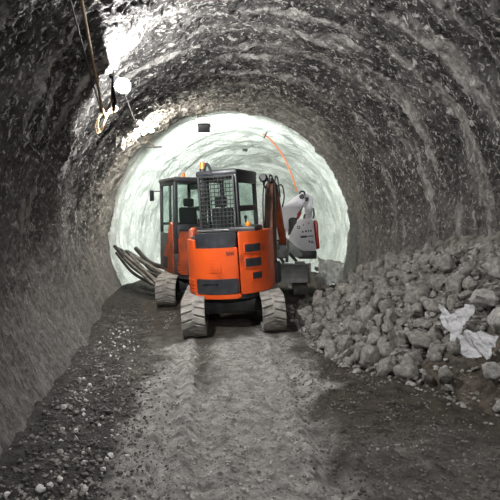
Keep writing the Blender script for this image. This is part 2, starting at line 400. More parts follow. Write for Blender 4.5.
# keep the pile inside the lining
rr = np.hypot(XX - axis(YY), ZZ - ZC); f = np.minimum(1, 2.98 / rr)
XX2 = axis(YY) + (XX - axis(YY)) * f; ZZ2 = ZC + (ZZ - ZC) * f
sb = np.clip(sstep(5.6, 4.6, YY + .5 * vnoise(XX * 2, YY * 2, seed=61)) + sstep(.2, .02, TT) * .9, 0, 1)
hp = grid_mesh('muck_pile', np.stack([XX2, YY, ZZ2], -1).reshape(-1, 3), np.stack([UU, YY], -1).reshape(-1, 2), len(Yh), len(th), M['heap'], vcol=np.stack([sb, sb, sb, np.ones_like(sb)], -1).reshape(-1, 4))
tag(hp, 'bank of brown soil and fine muck under the rocks along the right wall', 'soil', kind='stuff')

# ------------------------------------------------------------------ stones
def rock_mesh(name, seed, m, cuts=9, sub=3):
    r = random.Random(seed); bm = bmesh.new(); bmesh.ops.create_icosphere(bm, subdivisions=sub, radius=1)
    sx = (1, r.uniform(.7, .95), r.uniform(.55, .85))
    for v in bm.verts: v.co = Vector((v.co.x * sx[0], v.co.y * sx[1], v.co.z * sx[2]))
    for k in range(cuts):
        n = Vector((r.gauss(0, 1), r.gauss(0, 1), r.gauss(0, 1))).normalized(); d = r.uniform(.30, .66)
        for v in bm.verts:
            e = v.co.dot(n) - d
            if e > 0: v.co -= n * e * .93
    co = np.array([v.co[:] for v in bm.verts])
    d = .20 * fbm(co[:, 0] * 3.2 + seed, co[:, 1] * 3.2, co[:, 2] * 3.2, octs=3, seed=seed) if sub > 1 else np.zeros(len(co))
    for v, e in zip(bm.verts, d): v.co *= 1 + e
    me = bpy.data.meshes.new(name)
    for fc in bm.faces: fc.smooth = sub > 2
    for e in bm.edges:
        if len(e.link_faces) == 2 and e.calc_face_angle(0) > R(24): e.smooth = False
    bm.to_mesh(me); bm.free(); me.materials.append(m); return me
rocks = [rock_mesh('rock', 100 + i, M['rock'], 13) for i in range(12)]
procks = [rock_mesh('rock', 200 + i, M['palerock']) for i in range(4)]
def put(name, me, loc, scale, rot=None):
    o = bpy.data.objects.new(name, me); COL.objects.link(o); o.location = loc; o.scale = scale if hasattr(scale, '__len__') else (scale,) * 3
    o.rotation_euler = rot or (random.uniform(0, 6.28), random.uniform(0, 6.28), random.uniform(0, 6.28)); return o
def on_pile(px, py):
    for Y in np.arange(3.0, 11.5, .02):
        p = P(px, py, float(Y))
        if p.z < float(heap_z(p.x, p.y)): return float(Y)
    return 7.0
special = []     # (x, Y, r)
def boulder(px, py, Y, r, label, me, rot, sc=(1, 1, 1)):
    p = P(px, py, min(on_pile(px, py + 3), 7.2) - .5 * r) if Y < 10 else P(px, py, Y)
    o = put('boulder', me, p, (r * sc[0], r * sc[1], r * sc[2]), rot); tag(o, label, 'rock'); special.append((p.x, p.y, r)); return o
boulder(495, 268, 6.05, .20, 'big pale boulder high on the rubble at the right edge', procks[0], (.3, .2, .5))
boulder(484, 299, 5.75, .24, 'largest pale grey slab of rock just above the white plastic bags', procks[1], (.4, .1, 1.0), (1.05, .8, .8))
boulder(497, 318, 5.3, .19, 'pale angular rock on the right edge above the lower white bag', procks[2], (.1, .7, .2))
boulder(427, 377, 5.15, .095, 'upright grey stone near the pile foot, left of its flat faced twin', rocks[1], (1.3, .1, .5))
boulder(444, 376, 5.1, .12, 'flat faced square grey rock near the pile foot', rocks[4], (.2, .5, 2.4))
boulder(447, 388, 4.95, .075, 'low light stone in front of the flat faced square rock', procks[3], (.2, .5, .4), (1.3, 1, .8))
boulder(492, 371, 4.5, .13, 'light grey rock on brown soil below the lower white bag', procks[1], (1.2, .3, .4))
boulder(499, 407, 4.0, .10, 'pale rock cut by the right edge on brown soil', procks[0], (.7, 1.1, .2))
boulder(386, 366, 5.75, .16, 'largest dusty boulder at the foot of the rock pile', rocks[6], (.5, .4, .3), (1, .9, 1.2))
boulder(316, 268.5, 10.9, .09, 'small white stone beside the grey dozer blade', procks[2], (.2, .3, .4), (1.3, 1, .7))

bagp = [P(a, b, on_pile(a, b) - .1) for a, b in ((471, 308), (463, 314), (455, 322), (452, 334), (446, 316), (468, 340), (480, 342), (490, 342), (470, 350), (487, 352))]
spots = []
tries = 0
sizes = [random.uniform(.12, .19) for _ in range(60)] + [random.uniform(.085, .13) for _ in range(120)] + [random.uniform(.055, .09) for _ in range(105)]
for r in sizes:
    for _ in range(60):
        Y = random.uniform(4.4, 10.9)
        if Y < 5.3 and (r > .1 or random.random() < .55): continue
        toe = float(np.interp(Y, HY, HT)); t = random.uniform(-.02, .93) if Y > 5.4 else random.uniform(.25, .95)
        u = toe + (2.85 - toe) * t; x = float(axis(Y)) + u
        z = float(heap_z(x, Y))
        if math.hypot(u, z - ZC) > 2.93 - r * .9: continue
        p = Vector((x, Y, z))
        if all((p - q).length > .66 * (r + s) for q, s in spots) and all((p - b).length > r + .05 for b in bagp) and all(math.hypot(x - a, Y - b) > .75 * (r + c) for a, b, c in special):
            spots.append((p, r)); break
for i, (p, r) in enumerate(spots):
    o = put('rock', rocks[i % 12], p + Vector((-.25 * r, -.15 * r, .12 * r)), r * 1.28)
    tag(o, 'rough dusty grey rock lying in the rubble bank along the right wall', 'rock', 'rocks of the rubble bank')
print('ROCKS', len(spots))

# loose stuff: one mesh of many small stones
def scatter_mesh(name, pts, m, label, cat, seed=1):
    base = []
    for k in range(5):
        bm = bmesh.new(); bmesh.ops.create_icosphere(bm, subdivisions=1, radius=1); r = random.Random(seed * 31 + k)
        co = np.array([v.co[:] for v in bm.verts]) * np.array([r.uniform(.6, 1.15) for _ in range(42 * 3)]).reshape(-1, 3)[:len(bm.verts)] * np.array([1, .85, .65])
        base.append((co, np.array([[v.index for v in f.verts] for f in bm.faces]))); bm.free()
    V, F, n = [], [], 0
    for i, (x, y, z, r) in enumerate(pts):
        co, fa = base[i % 5]
        e = Euler((random.uniform(-.6, .6), random.uniform(-.6, .6), random.uniform(0, 6.28))).to_matrix()
        V.append(co @ np.array(e).T * r + np.array([x, y, z])); F.append(fa + n); n += len(co)
    me = bpy.data.meshes.new(name); me.from_pydata(np.concatenate(V).tolist(), [], np.concatenate(F).tolist()); me.materials.append(m)
    o = bpy.data.objects.new(name, me); COL.objects.link(o); return tag(o, label, cat, kind='stuff')
pts = []
while len(pts) < 3600:
    Y = random.uniform(3.2, 11.2); toe = float(np.interp(Y, HY, HT)); t = random.uniform(-.12, .97); u = toe + (2.85 - toe) * t
    if Y < 5.2 and random.random() < .6: continue
    x = float(axis(Y)) + u; z = max(float(heap_z(x, Y)), float(floor_z(x, Y))); r = random.uniform(.014, .06) * (1 if Y > 5.2 else .6)
    if math.hypot(u, z - ZC) < 2.9: pts.append((x, Y, z + r * .2, r))
scatter_mesh('rubble', pts, M['gravel'], 'small broken stones filling the gaps of the rubble bank', 'rubble', 3)
pts = []
while len(pts) < 12000:
    Y = 2.6 + 7.2 * random.random() ** 1.4
    u = random.choice((random.gauss(-2.0, .3), random.uniform(-2.4, 1.2), random.uniform(-2.4, 1.2), random.uniform(-1.4, 1.2), random.gauss(.5, .6)))
    if not -2.5 < u < 1.8: continue
    x = float(axis(Y)) + u
    if Y > 7.4 and -1.4 < x < .7: continue
    r = abs(random.gauss(.004, .006)) + .004 if u > -1.5 else abs(random.gauss(.007, .009)) + .004
    pts.append((x, Y, u, r))
xs = np.array([(p[0], p[1]) for p in pts]); zs = np.maximum(floor_z(xs[:, 0], xs[:, 1]), heap_z(xs[:, 0], xs[:, 1]) * (xs[:, 0] - axis(xs[:, 1]) > .9) - 9 * (xs[:, 0] - axis(xs[:, 1]) <= .9))
pts = [(p[0], p[1], z + p[3] * .3, p[3]) for p, z in zip(pts, zs)]
side = [p for p in pts if p[0] - float(axis(p[1])) < -1.35]; mid = [p for p in pts if p[0] - float(axis(p[1])) >= -1.35]
scatter_mesh('gravel', side, M['grit'], 'dark wet gravel along the foot of the left wall', 'gravel', 5)
edge = [p for p in mid if p[0] > .42]; mid = [p for p in mid if p[0] <= .42]
scatter_mesh('gravel', mid, M['palegrit'], 'fine grey gravel trodden into the pale middle of the tunnel floor', 'gravel', 6)
scatter_mesh('gravel', edge, M['grit'], 'loose dark gravel on the brown floor between the middle and the rock pile', 'gravel', 7)
pm = [rock_mesh('pebble', 300 + i, M['pebble'], 6, 2) for i in range(5)]
n = 0
while n < 130:
    Y = 2.9 + 5.5 * random.random() ** 1.3; u = random.gauss(-2.0, .22)
    if not -2.38 < u < -1.3: continue
    x = float(axis(Y)) + u; r = .011 + .026 * random.random() ** 2
    o = put('pebble', pm[n % 5], (x, Y, float(floor_z(x, Y)) + r * .35), r)
    tag(o, 'pale pebble on the dark gravel strip along the left wall', 'pebble', 'pale pebbles along the left wall'); n += 1

# ------------------------------------------------------------------ excavators
def arc_poly(a0, a1, ro, inner, n=20):
    pts = [(ro * math.sin(R(a0 + (a1 - a0) * k / n)), -ro * math.cos(R(a0 + (a1 - a0) * k / n))) for k in range(n + 1)]
    return pts + list(inner)
def arc_band(a0, a1, ri, ro, n=16):
    o = [(ro * math.sin(R(a0 + (a1 - a0) * k / n)), -ro * math.cos(R(a0 + (a1 - a0) * k / n))) for k in range(n + 1)]
    i = [(ri * math.sin(R(a0 + (a1 - a0) * k / n)), -ri * math.cos(R(a0 + (a1 - a0) * k / n))) for k in range(n + 1)]
    return o + i[::-1]
def make_track(root, mtx, xc, L=2.1, H=.56, W=.38):
    """rubber track about x = xc; loop in the yz plane"""
    r = H / 2; hl = L / 2 - r; per = []
    nseg = 10
    for k in range(nseg + 1): a = math.pi * k / nseg; per.append((hl + r * math.sin(a), r + r * math.cos(a)))   # front, top to bottom
    for k in range(1, 9): per.append((hl - 2 * hl * k / 9, 0))
    for k in range(nseg + 1): a = math.pi * k / nseg; per.append((-hl - r * math.sin(a), r - r * math.cos(a)))
    for k in range(1, 9): per.append((-hl + 2 * hl * k / 9, H - .02 * math.sin(math.pi * k / 9)))
    b = MB(mtx); n = len(per)
    cen = [(np.clip(y, -hl, hl), r) for y, z in per]
    rings = []
    for (y, z), (cy, cz) in zip(per, cen):
        d = Vector((y - cy, z - cz)); d.normalize(); iy, iz = y - d.x * .045, z - d.y * .045
        if abs(y) < hl: iy, iz = y, z + (.045 if z < r else -.045)
        rings.append([b.bm.verts.new(mtx @ Vector(v)) for v in ((xc - W / 2, y, z), (xc + W / 2, y, z), (xc + W / 2, iy, iz), (xc - W / 2, iy, iz))])
    for i in range(n):
        A, B = rings[i], rings[(i + 1) % n]
        for k in range(4): b.bm.faces.new((A[k], A[(k + 1) % 4], B[(k + 1) % 4], B[k]))
    belt = b.build('track', M['rubberlow'], root)
    # lugs: staggered chevrons round the loop
    lg = MB(mtx); tot = 4 * hl + 2 * math.pi * r; m = 40
    def at(s):
        s %= tot
        if s < 2 * hl: return Vector((0, -hl + s, H)), 0.0
        s -= 2 * hl
        if s < math.pi * r: a = s / r; return Vector((0, hl + r * math.sin(a), r + r * math.cos(a))), -a
        s -= math.pi * r
        if s < 2 * hl: return Vector((0, hl - s, 0)), -math.pi
        s -= 2 * hl; a = s / r; return Vector((0, -hl - r * math.sin(a), r - r * math.cos(a))), -math.pi - a
    for k in range(m):
        for side in (-1, 1):
            p, a = at((k + .5 * (side > 0)) * tot / m)
            rot = Matrix.Translation(Vector((xc, 0, 0)) + p) @ Matrix.Rotation(a, 4, 'X') 
            ln = W * .54; h = .020
            # trapezoid lug, skewed
            x0, x1 = (-W / 2, -W / 2 + ln) if side < 0 else (W / 2 - ln, W / 2)
            sk = .028
            vs = []
            for zz, sh in ((-.004, 0), (h, .008)):
                for x, yc in ((x0, -sk * side * -1), (x1, sk * side * -1)):
                    hw = .051 - sh
                    vs.append([(x, yc - hw, zz), (x, yc + hw, zz)])
            v = [lg.bm.verts.new(mtx @ rot @ Vector(c)) for pr in vs for c in pr]
            for fidx in ((0, 1, 3, 2), (4, 6, 7, 5), (0, 4, 5, 1), (2, 3, 7, 6), (0, 2, 6, 4), (1, 5, 7, 3)): lg.bm.faces.new([v[q] for q in fidx])
    lg.build('tread_lugs', M['rubber'], belt, smooth=False)
    w = MB(mtx).cyl((xc - W * .3, -hl, r), (xc + W * .3, -hl, r), r - .06, 24).cyl((xc - W * .42, -hl, r), (xc + W * .42, -hl, r), .09); w.build('drive_sprocket', M['dark'], belt)
    w = MB(mtx).cyl((xc - W * .3, hl, r), (xc + W * .3, hl, r), r - .06, 24).cyl((xc - W * .42, hl, r), (xc + W * .42, hl, r), .08); w.build('idler_wheel', M['dark'], belt)
    for k in range(3):
        y = -hl * .55 + k * hl * .55
        MB(mtx).cyl((xc - W * .3, y, .12), (xc + W * .3, y, .12), .075, 16).build('roller', M['dark'], belt)
    MB(mtx).box((xc, 0, r), (W * .45, 2 * hl, .2), None, .02).build('track_frame', M['dark'], belt)

def make_excavator(name, label, loc, rot, uyaw, uppyaw, paint, guard, boom_pose, cab=(-.42, .34, .90), left=-104, TW=.36, bx=.56, group=None):
    root = empty(name, loc, rot); tag(root, label, 'excavator', group)
    U = Matrix.Rotation(uyaw, 4, 'Z'); W = Matrix.Translation((0, 0, -.07)) @ Matrix.Rotation(uppyaw, 4, 'Z') @ Matrix.Diagonal((.93, .93, 1, 1))
    for s in (-1, 1): make_track(root, U, s * .625, W=TW)
    MB(U).box((0, 0, .36), (1.0, .9, .22), None, .03).cyl((0, 0, .44), (0, 0, .6), .36, 32).build('undercarriage', M['dark'], root)
    # slewing deck
    MB(W).prism(arc_poly(-100, 100, .72, [(.66, .62), (.5, .78), (-.58, .78), (-.68, .6)]), 'xy', .57, .66, .015).build('deck', M['dark'], root)
    # tail
    b = MB(W)
    b.prism(arc_poly(left, 31.5, .765, [(.12, .15), (-.6, .25)], 30), 'xy', .665, 1.42, .02)
    b.prism(arc_poly(max(left, -95), -34, .76, [(-.15, -.2), (-.4, .0)], 18), 'xy', 1.40, 1.56, .05)
    tail = b.build('tail_cover', M[paint], root)
    MB(W).prism(arc_band(-35, 33, .66, .795), 'xy', .605, .672, .018).build('tail_skirt', M[paint], root)
    for k in range(4):
        MB(W).prism(arc_band(-62, -36, .72, .778), 'xy', .70 + k * .058, .735 + k * .058, .008).build('vent_slat', M[paint], tail)
    MB(W).prism(arc_band(-30, 30.5, .70, .79), 'xy', .68, .925, .022).box((-.1, -.79, .86), (.3, .012, .02), (0, 0, -.1)).build('bumper', M['black'], root)
    l = MB(W).prism(arc_band(-7, 9, .75, .775), 'xy', 1.03, 1.20, .012).build('latch_plate', M[paint], tail)
    MB(W).prism(arc_band(-3.5, 5, .755, .781), 'xy', 1.07, 1.15, .006).build('latch', M[paint], l)
    # small dark lettering strokes at the top right of the tail
    mk = MB(W); a = 17
    for k, h in enumerate((.05, .035, .05, .03, .045)): mk.prism(arc_band(a + k * 2.0, a + k * 2.0 + 1.2, .76, .7672, 2), 'xy', 1.315, 1.315 + h)
    mk.prism(arc_band(a, a + 10, .76, .7672, 3), 'xy', 1.30, 1.309); mk.build('model_mark', M['black'], tail)
    b = MB(W).prism(arc_poly(-33, 31.5, .735, [(.25, -.32), (-.25, -.32)]), 'xy', 1.40, 1.66, .045)
    b.build('hood_panel', M['black'], root)
    MB(W).prism(arc_poly(-85, 31, .68, [(.2, .1), (-.55, .2)]), 'xy', 1.40, 1.60, .04).build('engine_hood', M['dark'], root)
    # right side cover with three vents
    sc = MB(W).prism(arc_poly(32.8, 100, .775, [(.74, .45), (.2, .55), (.14, .1)], 24), 'xy', .66, 1.655, .045).build('side_cover', M[paint], root)
    for z0, z1, a0 in ((1.33, 1.455, 41), (1.09, 1.225, 41), (.885, .99, 50)):
        v = MB(W).prism(arc_band(a0 - 1.5, 66.5, .76, .786), 'xy', z0 - .02, z1 + .02, .012).build('vent', M[paint], sc)
        g = MB(W).prism(arc_band(a0, 65, .765, .7885), 'xy', z0, z1)
        for k in range(3): g.prism(arc_band(a0, 65, .78, .7915), 'xy', z0 + (z1 - z0) * (k + .6) / 3.4, z0 + (z1 - z0) * (k + .6) / 3.4 + .01)
        g.build('vent_grille', M['black'], v)
    MB(W).box((.42, -.18, 1.69), (.5, .5, .1), None, .04).build('tank_cover', M['dark'], root)
    ind = MB(W).ball((.52, -.34, 1.76), .05, 3, (1, 1, 1.1)).build('indicator_lamp', M['amber'], root)
    # left flank under the door
    MB(W).prism([(-.25, .66), (.75, .66), (.78, .9), (.5, 1.02), (.22, 1.3), (.12, 1.68), (.0, 1.76), (-.14, 1.7), (-.26, 1.2)], 'yz', -.74, -.63, .03).build('door_panel', M['oldorange'], root)
    MB(W).box((-.745, .44, .86), (.02, .4, .26), None, .01).build('step_box', M['dark'], root)
    # cab
    x0, x1, y0, y1, zb, zt = cab[0], cab[1], -.30, cab[2], 1.10, 2.62; cx = (x0 + x1) / 2
    MB(W).span((x0, y0, .66), (x1, y1, zb), .02).build('cab_base', M['dark'], root)
    lean = .03
    def post(nm, px, py, dx, dy, w, d): MB(W).prism([(px - w / 2, py - d / 2), (px + w / 2, py - d / 2), (px + w / 2, py + d / 2), (px - w / 2, py + d / 2)], 'xy', zb - .02, zt + .02, .015).build('cab_post', M['black'], root)
    post('', x0 + .045, y0 + .05, 0, 0, .09, .10); post('', x1 - .045, y0 + .06, 0, 0, .09, .12)
    post('', x0 + .04, y1 - .05, 0, 0, .07, .09); post('', x1 - .04, y1 - .05, 0, 0, .07, .09); post('', x0 + .03, y0 + .42, 0, 0, .05, .07)
    rf = MB(W).span((x0 - .02, y0 - .02, zt - .04), (x1 + .02, y1 + .02, zt + .07), .045)
    rf.span((x1 - .05, y0 + .02, zt - .16), (x1 + .005, y1 - .02, zt), .01); rf.span((x0, y0 + .02, zt - .10), (x0 + .05, y1 - .02, zt), .01)
    rf.build('cab_roof', M['black'], root)
    rl = MB(W).span((x1 - .05, y0 + .1, 1.98), (x1 + .003, y1 - .08, 2.08), .01).span((x1 - .05, y0 + .1, 1.1), (x1 + .003, y1 - .08, 1.72), .01).span((x0, y0 + .05, 1.1), (x0 + .05, y1 - .05, 1.5), .01)
    rl.span((x0 + .05, y0, 1.1), (x1 - .05, y0 + .04, 1.70), .01).build('cab_panel', M['black'], root)
    for nm, a, c in (('rear_window', (x0 + .09, y0 + .03, 1.70), (x1 - .09, y0 + .036, 2.58)), ('side_window', (x1 - .03, y0 + .12, 1.72), (x1 - .024, y1 - .09, 2.46)), ('door_window', (x0 + .02, y0 + .44, 1.5), (x0 + .026, y1 - .08, 2.52)), ('door_window', (x0 + .02, y0 + .1, 1.5), (x0 + .026, y0 + .39, 2.52)), ('windscreen', (x0 + .08, y1 - .05, 1.2), (x1 - .08, y1 - .044, 2.58))):
        MB(W).span(a, c).build(nm, M['glass'], root)
    MB(W).span((x0 + .05, y1 - .07, 1.66), (x1 - .05, y1 - .03, 1.72)).build('windscreen_bar', M['black'], root)
    # inside
    st = MB(W).box((cx, .12, 1.45), (.46, .44, .12), None, .04).build('seat', M['seat'], root)
    MB(W).box((cx, -.10, 1.78), (.42, .10, .56), (-.12, 0, 0), .05).build('seat_back', M['seat'], st)
    MB(W).box((cx, -.14, 2.16), (.25, .08, .17), (-.1, 0, 0), .035).build('headrest', M['seat'], st)
    for s in (-1, 1): MB(W).cyl((cx + s * .26, .45, 1.3), (cx + s * .24, .5, 1.85), .014, 10).ball((cx + s * .24, .5, 1.87), .035, 2).build('control_lever', M['black'], root)
    if guard:
        g = MB(W); gx0, gx1, gz0, gz1, gy = x0 + .06, x1 - .05, 1.72, 2.58, y0 - .045
        for k in range(10): x = gx0 + (gx1 - gx0) * k / 9; g.cyl((x, gy, gz0), (x, gy, gz1), .0085, 6)
        for k in range(14): z = gz0 + (gz1 - gz0) * k / 13; g.cyl((gx0, gy - .009, z), (gx1, gy - .009, z), .0085, 6)
        for a, c in (((gx0, gz0), (gx1, gz0)), ((gx0, gz1), (gx1, gz1)), ((gx0, gz0), (gx0, gz1)), ((gx1, gz0), (gx1, gz1))): g.bar((a[0], gy, a[1]), (c[0], gy, c[1]), .025, .025)
        for x in (gx0, gx1):
            for z in (gz0 + .1, gz1 - .1): g.box((x, gy + .025, z), (.03, .06, .03))
        g.build('window_guard', M['dark'], root)
        MB(W).bar((gx0 - .1, gy - .02, 1.69), (gx1 + .06, gy - .02, 1.69), .03, .035, .008).build('grab_bar', M['steel'], root)
    # boom and stick in the yz plane
    bp = boom_pose
    MB(W).box((bx, .84, .82), (.34, .28, .4), None, .04).cyl((bx, .88, .6), (bx, .88, 1.05), .09).build('swing_post', M['dark'], root)
    MB(W).prism(bp['boom'], 'yz', bx - .085, bx + .085, .015).build('boom', M['boom'], root)
    s_ = MB(W).prism(bp['stick'], 'yz', bx - .065, bx + .065, .012).build('stick', M[bp.get('stick_mat', 'oldorange')], root)
    for (p, q) in bp['rams']:
        p3, q3 = Vector((bx, *p)), Vector((bx, *q)); mid = p3.lerp(q3, .58)
        rm = MB(W).cyl(p3, mid, .045, 14).build('ram', M['dark'], root); MB(W).cyl(mid, q3, .025, 12).build('ram_rod', M['steel'], rm)
    bk = MB(W); bw = bp.get('bw', .2); bk.prism(bp['bucket'], 'yz', bx - bw - .02, bx - bw); bk.prism(bp['bucket'], 'yz', bx + bw, bx + bw + .02)
    pl = bp['bucket']
    for a, c in zip(pl[1:], pl[2:]): bk.bar((bx, *a), (bx, *c), bw * 2 + .02, .02)
    bk.build('bucket', M['blade'], root)
    MB(W).bar((bx, *bp['link'][0]), (bx, *bp['link'][1]), .1, .06, .01).build('bucket_link', M['steel'], root)
    for k, hs in enumerate(bp['hoses']):
        MB(W).tube(curve_pts([(bx + dx, y, z) for dx, y, z in hs], 8), .014, 8).build('hose', M['black'], root)
    return root, W

poseA = dict(
    boom=[(.72, .92), (.78, 1.6), (.94, 2.22), (1.06, 2.44), (1.22, 2.50), (1.40, 2.42), (1.44, 2.26), (1.30, 2.22), (1.2, 2.05), (1.10, 1.6), (.98, .92)],
    stick=[(1.30, 2.46), (1.46, 2.44), (1.62, 2.1), (1.95, 1.32), (1.86, 1.26), (1.50, 1.96), (1.32, 2.2)],
    rams=[((.98, .98), (1.22, 1.95)), ((1.04, 2.52), (1.36, 2.52)), ((1.58, 2.2), (1.97, 1.55))],
    bw=.10, bucket=[(1.86, 1.32), (1.96, 1.26), (1.94, 1.06), (1.82, .98), (1.66, 1.02), (1.62, 1.14)],
    link=[(1.96, 1.56), (1.98, 1.24)],
    hoses=[[(-.09, .76, 1.3), (-.10, .86, 2.1), (-.09, 1.0, 2.45), (-.08, 1.2, 2.56), (-.07, 1.42, 2.40)], [(-.03, .76, 1.3), (-.04, .84, 2.1), (-.0, 1.0, 2.5), (.0, 1.2, 2.62), (.02, 1.45, 2.45)], [(.1, 1.0, 1.6), (.11, 1.04, 2.2), (.10, 1.15, 2.54), (.10, 1.34, 2.56), (.09, 1.52, 2.2)], [(.07, 1.45, 2.42), (.13, 1.58, 2.42), (.14, 1.66, 2.2), (.08, 1.68, 2.0)]])
zA = float(ground(-.33, 8.7))
exA, WA = make_excavator('mini_excavator', 'orange mini excavator with a wire grid over its rear cab window, nearest the camera', (-.285, 8.7, zA + .0), (R(3.1), R(-3.6), 0), R(3), R(-18), 'orange', True, poseA)
# roof beacon, lamp on the boom
bc = MB(WA).cyl((-.33, -.20, 2.68), (-.33, -.20, 2.73), .06).build('beacon_base', M['black'], exA)
MB(WA).cyl((-.33, -.20, 2.73), (-.33, -.20, 2.84), .055, 20, .045).build('beacon', M['amber'], exA)
MB(WA).tube(curve_pts([WA.inverted() @ (WA @ Vector(p)) for p in ((-.27, -.26, 2.68), (-.21, -.3, 2.80), (-.15, -.29, 2.72), (-.12, -.32, 2.6))], 6), .025, 8).build('beacon_cable', M['black'], exA)
MB(WA).cyl((.46, 1.02, 2.56), (.46, .92, 2.58), .085, 24, .07).cyl((.46, 1.0, 2.42), (.46, 1.0, 2.56), .02, 8).bar((.46, 1.0, 2.42), (.54, 1.05, 2.3), .03, .03).build('work_lamp', M['dark'], exA)

poseB = dict(
    boom=[(.72, .92), (.95, 1.5), (1.25, 1.78), (1.6, 1.80), (2.2, 1.52), (2.18, 1.36), (1.6, 1.55), (1.3, 1.5), (1.1, 1.3), (.96, .92)],
    stick=[(2.1, 1.6), (2.26, 1.56), (2.2, .75), (2.1, .75), (2.04, 1.3)],
    rams=[((.98, .98), (1.4, 1.5)), ((1.4, 1.85), (2.1, 1.62))],
    bucket=[(2.12, .78), (2.2, .7), (2.14, .42), (1.95, .34), (1.78, .42), (1.76, .6)],
    link=[(2.24, .98), (2.22, .7)],
    hoses=[[(-.05, .8, 1.2), (-.05, 1.0, 1.7), (-.05, 1.3, 1.9), (-.05, 1.7, 1.9)]])
zB = float(ground(-1.12, 11.0))
exB, WB = make_excavator('mini_excavator', 'dusty orange excavator with a black door mirror, parked behind on the left', (-1.08, 11.0, zB), (R(3.1), 0, 0), R(1), R(25), 'oldorange', False, poseB, (-.72, .06, .95), -58, .40, .37)
mr = MB(WB).box((-.90, .97, 2.32), (.12, .06, .25), (0, 0, .5), .025).build('mirror', M['black'], exB)
MB(WB).tube([(-.70, .90, 2.42), (-.84, .97, 2.42), (-.90, .97, 2.40)], .014, 8).build('mirror_arm', M['black'], mr)
MB(WB).cyl((-.45, -.15, 2.68), (-.45, -.15, 2.78), .045, 16, .035).build('beacon', M['amber'], exB)

# ------------------------------------------------------------------ white excavator
Y0 = 11.35
rc = Vector((.62, 11.75, float(ground(.62, 11.75))))
exC = empty('mini_excavator', rc); tag(exC, 'white excavator with a raised white boom and red tail strip, behind on the right', 'excavator')
TC = Matrix.Translation(-rc)
def xz(pts, Y): return [((lambda p: (p.x, p.z))(P(a, b, Y))) for a, b in pts]
for s in (-1, 1): make_track(exC, Matrix.Translation((0, .1, 0)), s * .5, 1.6, .48, .3)
MB().box((0, .1, .34), (.8, .7, .2), None, .03).cyl((0, .1, .4), (0, .1, .62), .3, 28).build('undercarriage', M['dark'], exC)
MB(TC).prism(xz([(303, 250), (317, 251), (317, 259), (299, 259)], Y0), 'xz', Y0 + .02, Y0 + .95, .02).build('deck', M['dark'], exC)
b = MB(TC).prism(xz([(298, 218.5), (313, 219), (316.8, 248.5), (315.5, 251), (302.5, 251.5), (295, 246.5), (287, 238.5), (290, 235), (295.8, 226)], Y0), 'xz', Y0, Y0 + .8, .035)
bodyC = b.build('body_cover', M['white'], exC)
MB(TC).prism(xz([(289, 219), (292, 217), (300, 218), (300, 236), (290, 239)], Y0), 'xz', Y0 + .06, Y0 + .6, .03).build('seat', M['black'], exC)
MB(TC).prism(xz([(285, 239), (288, 239), (296, 247.5), (303, 252.5), (303, 257), (294, 257), (286, 250)], Y0), 'xz', Y0 + .01, Y0 + .5, .02).build('fender', M['blade'], exC)
MB(TC).prism(xz([(315, 220), (317.6, 221.5), (319.8, 248), (317.2, 249.5)], Y0), 'xz', Y0 - .01, Y0 + .5, .01).build('tail_strip', M['red'], exC)
# stickers on the white cover
for poly in ([(300.5, 236), (307, 235.5), (307, 237.5), (300.5, 238)], [(307.5, 235.8), (313, 235.4), (313, 236.4), (307.5, 236.8)], [(302, 231), (303.5, 231), (303.5, 232.6), (302, 232.6)], [(305, 230.5), (307, 230.5), (307, 232), (305, 232)], [(308, 230), (309, 230), (309, 232), (308, 232)], [(310, 230), (311.6, 230), (311.6, 231.6), (310, 231.6)],
             [(309, 240), (311, 242), (310, 243), (308.4, 241)], [(311.6, 240), (312.2, 240), (312.2, 243.5), (311.4, 243.5)], [(312.6, 241), (314, 243), (313.4, 243.6), (312.3, 242)], [(303, 224), (303.6, 224), (303.6, 226), (303, 226)], [(308.5, 222), (309.2, 222), (309.2, 224), (308.5, 224)]):
    MB(TC).prism(xz(poly, Y0), 'xz', Y0 - .004, Y0 + .004).build('sticker', M['black'], bodyC)
mk = MB(TC); c0 = P(298.5, 227.5, Y0); mk.tube([c0 + Vector((.03 * math.cos(t), -.003, .03 * math.sin(t))) for t in np.linspace(0, 6.28, 18)], .008, 6, False)
mk.build('sticker', M['black'], bodyC)
MB(TC).prism(xz([(259, 221), (270, 217), (279, 209.5), (290, 200.5), (299.5, 193.5), (304.5, 195), (305, 200), (300.5, 209.5), (293, 220), (285.5, 234), (281, 241), (277, 238), (272, 229), (259, 229)], Y0 + .3), 'xz', Y0 + .2, Y0 + .4, .02).build('boom', M['white'], exC)
st = MB(TC).prism(xz([(302, 194), (307, 194), (313, 197.5), (312, 213), (311, 220), (305.5, 220), (305.5, 210), (301, 201)], Y0 + .45), 'xz', Y0 + .42, Y0 + .58, .015).build('stick', M['white'], exC)
p = P(302.5, 196, Y0); MB(TC).cyl((p.x, Y0 + .12, p.z), (p.x, Y0 + .62, p.z), .055).build('pivot_pin', M['dark'], exC)
p = P(308.5, 198, Y0); MB(TC).cyl((p.x, Y0 + .38, p.z), (p.x, Y0 + .62, p.z), .05).build('pivot_pin', M['black'], exC)
a, c = P(296, 222, Y0 + .3), P(303, 205, Y0 + .3); rm = MB(TC).cyl(a, a.lerp(c, .6), .04).build('ram', M['red'], exC); MB(TC).cyl(a.lerp(c, .6), c, .022).build('ram_rod', M['steel'], rm)
for pth in ([(290, 205), (292, 201), (296, 198)], [(299, 195), (301, 191.5), (304, 192), (305, 196)], [(313, 208), (314, 214), (313, 219)], [(305, 214), (304, 218), (304, 221)]):
    MB(TC).tube(curve_pts([P(u, v, Y0 + .22) for u, v in pth], 6), .02, 8).build('hose', M['black'], exC)
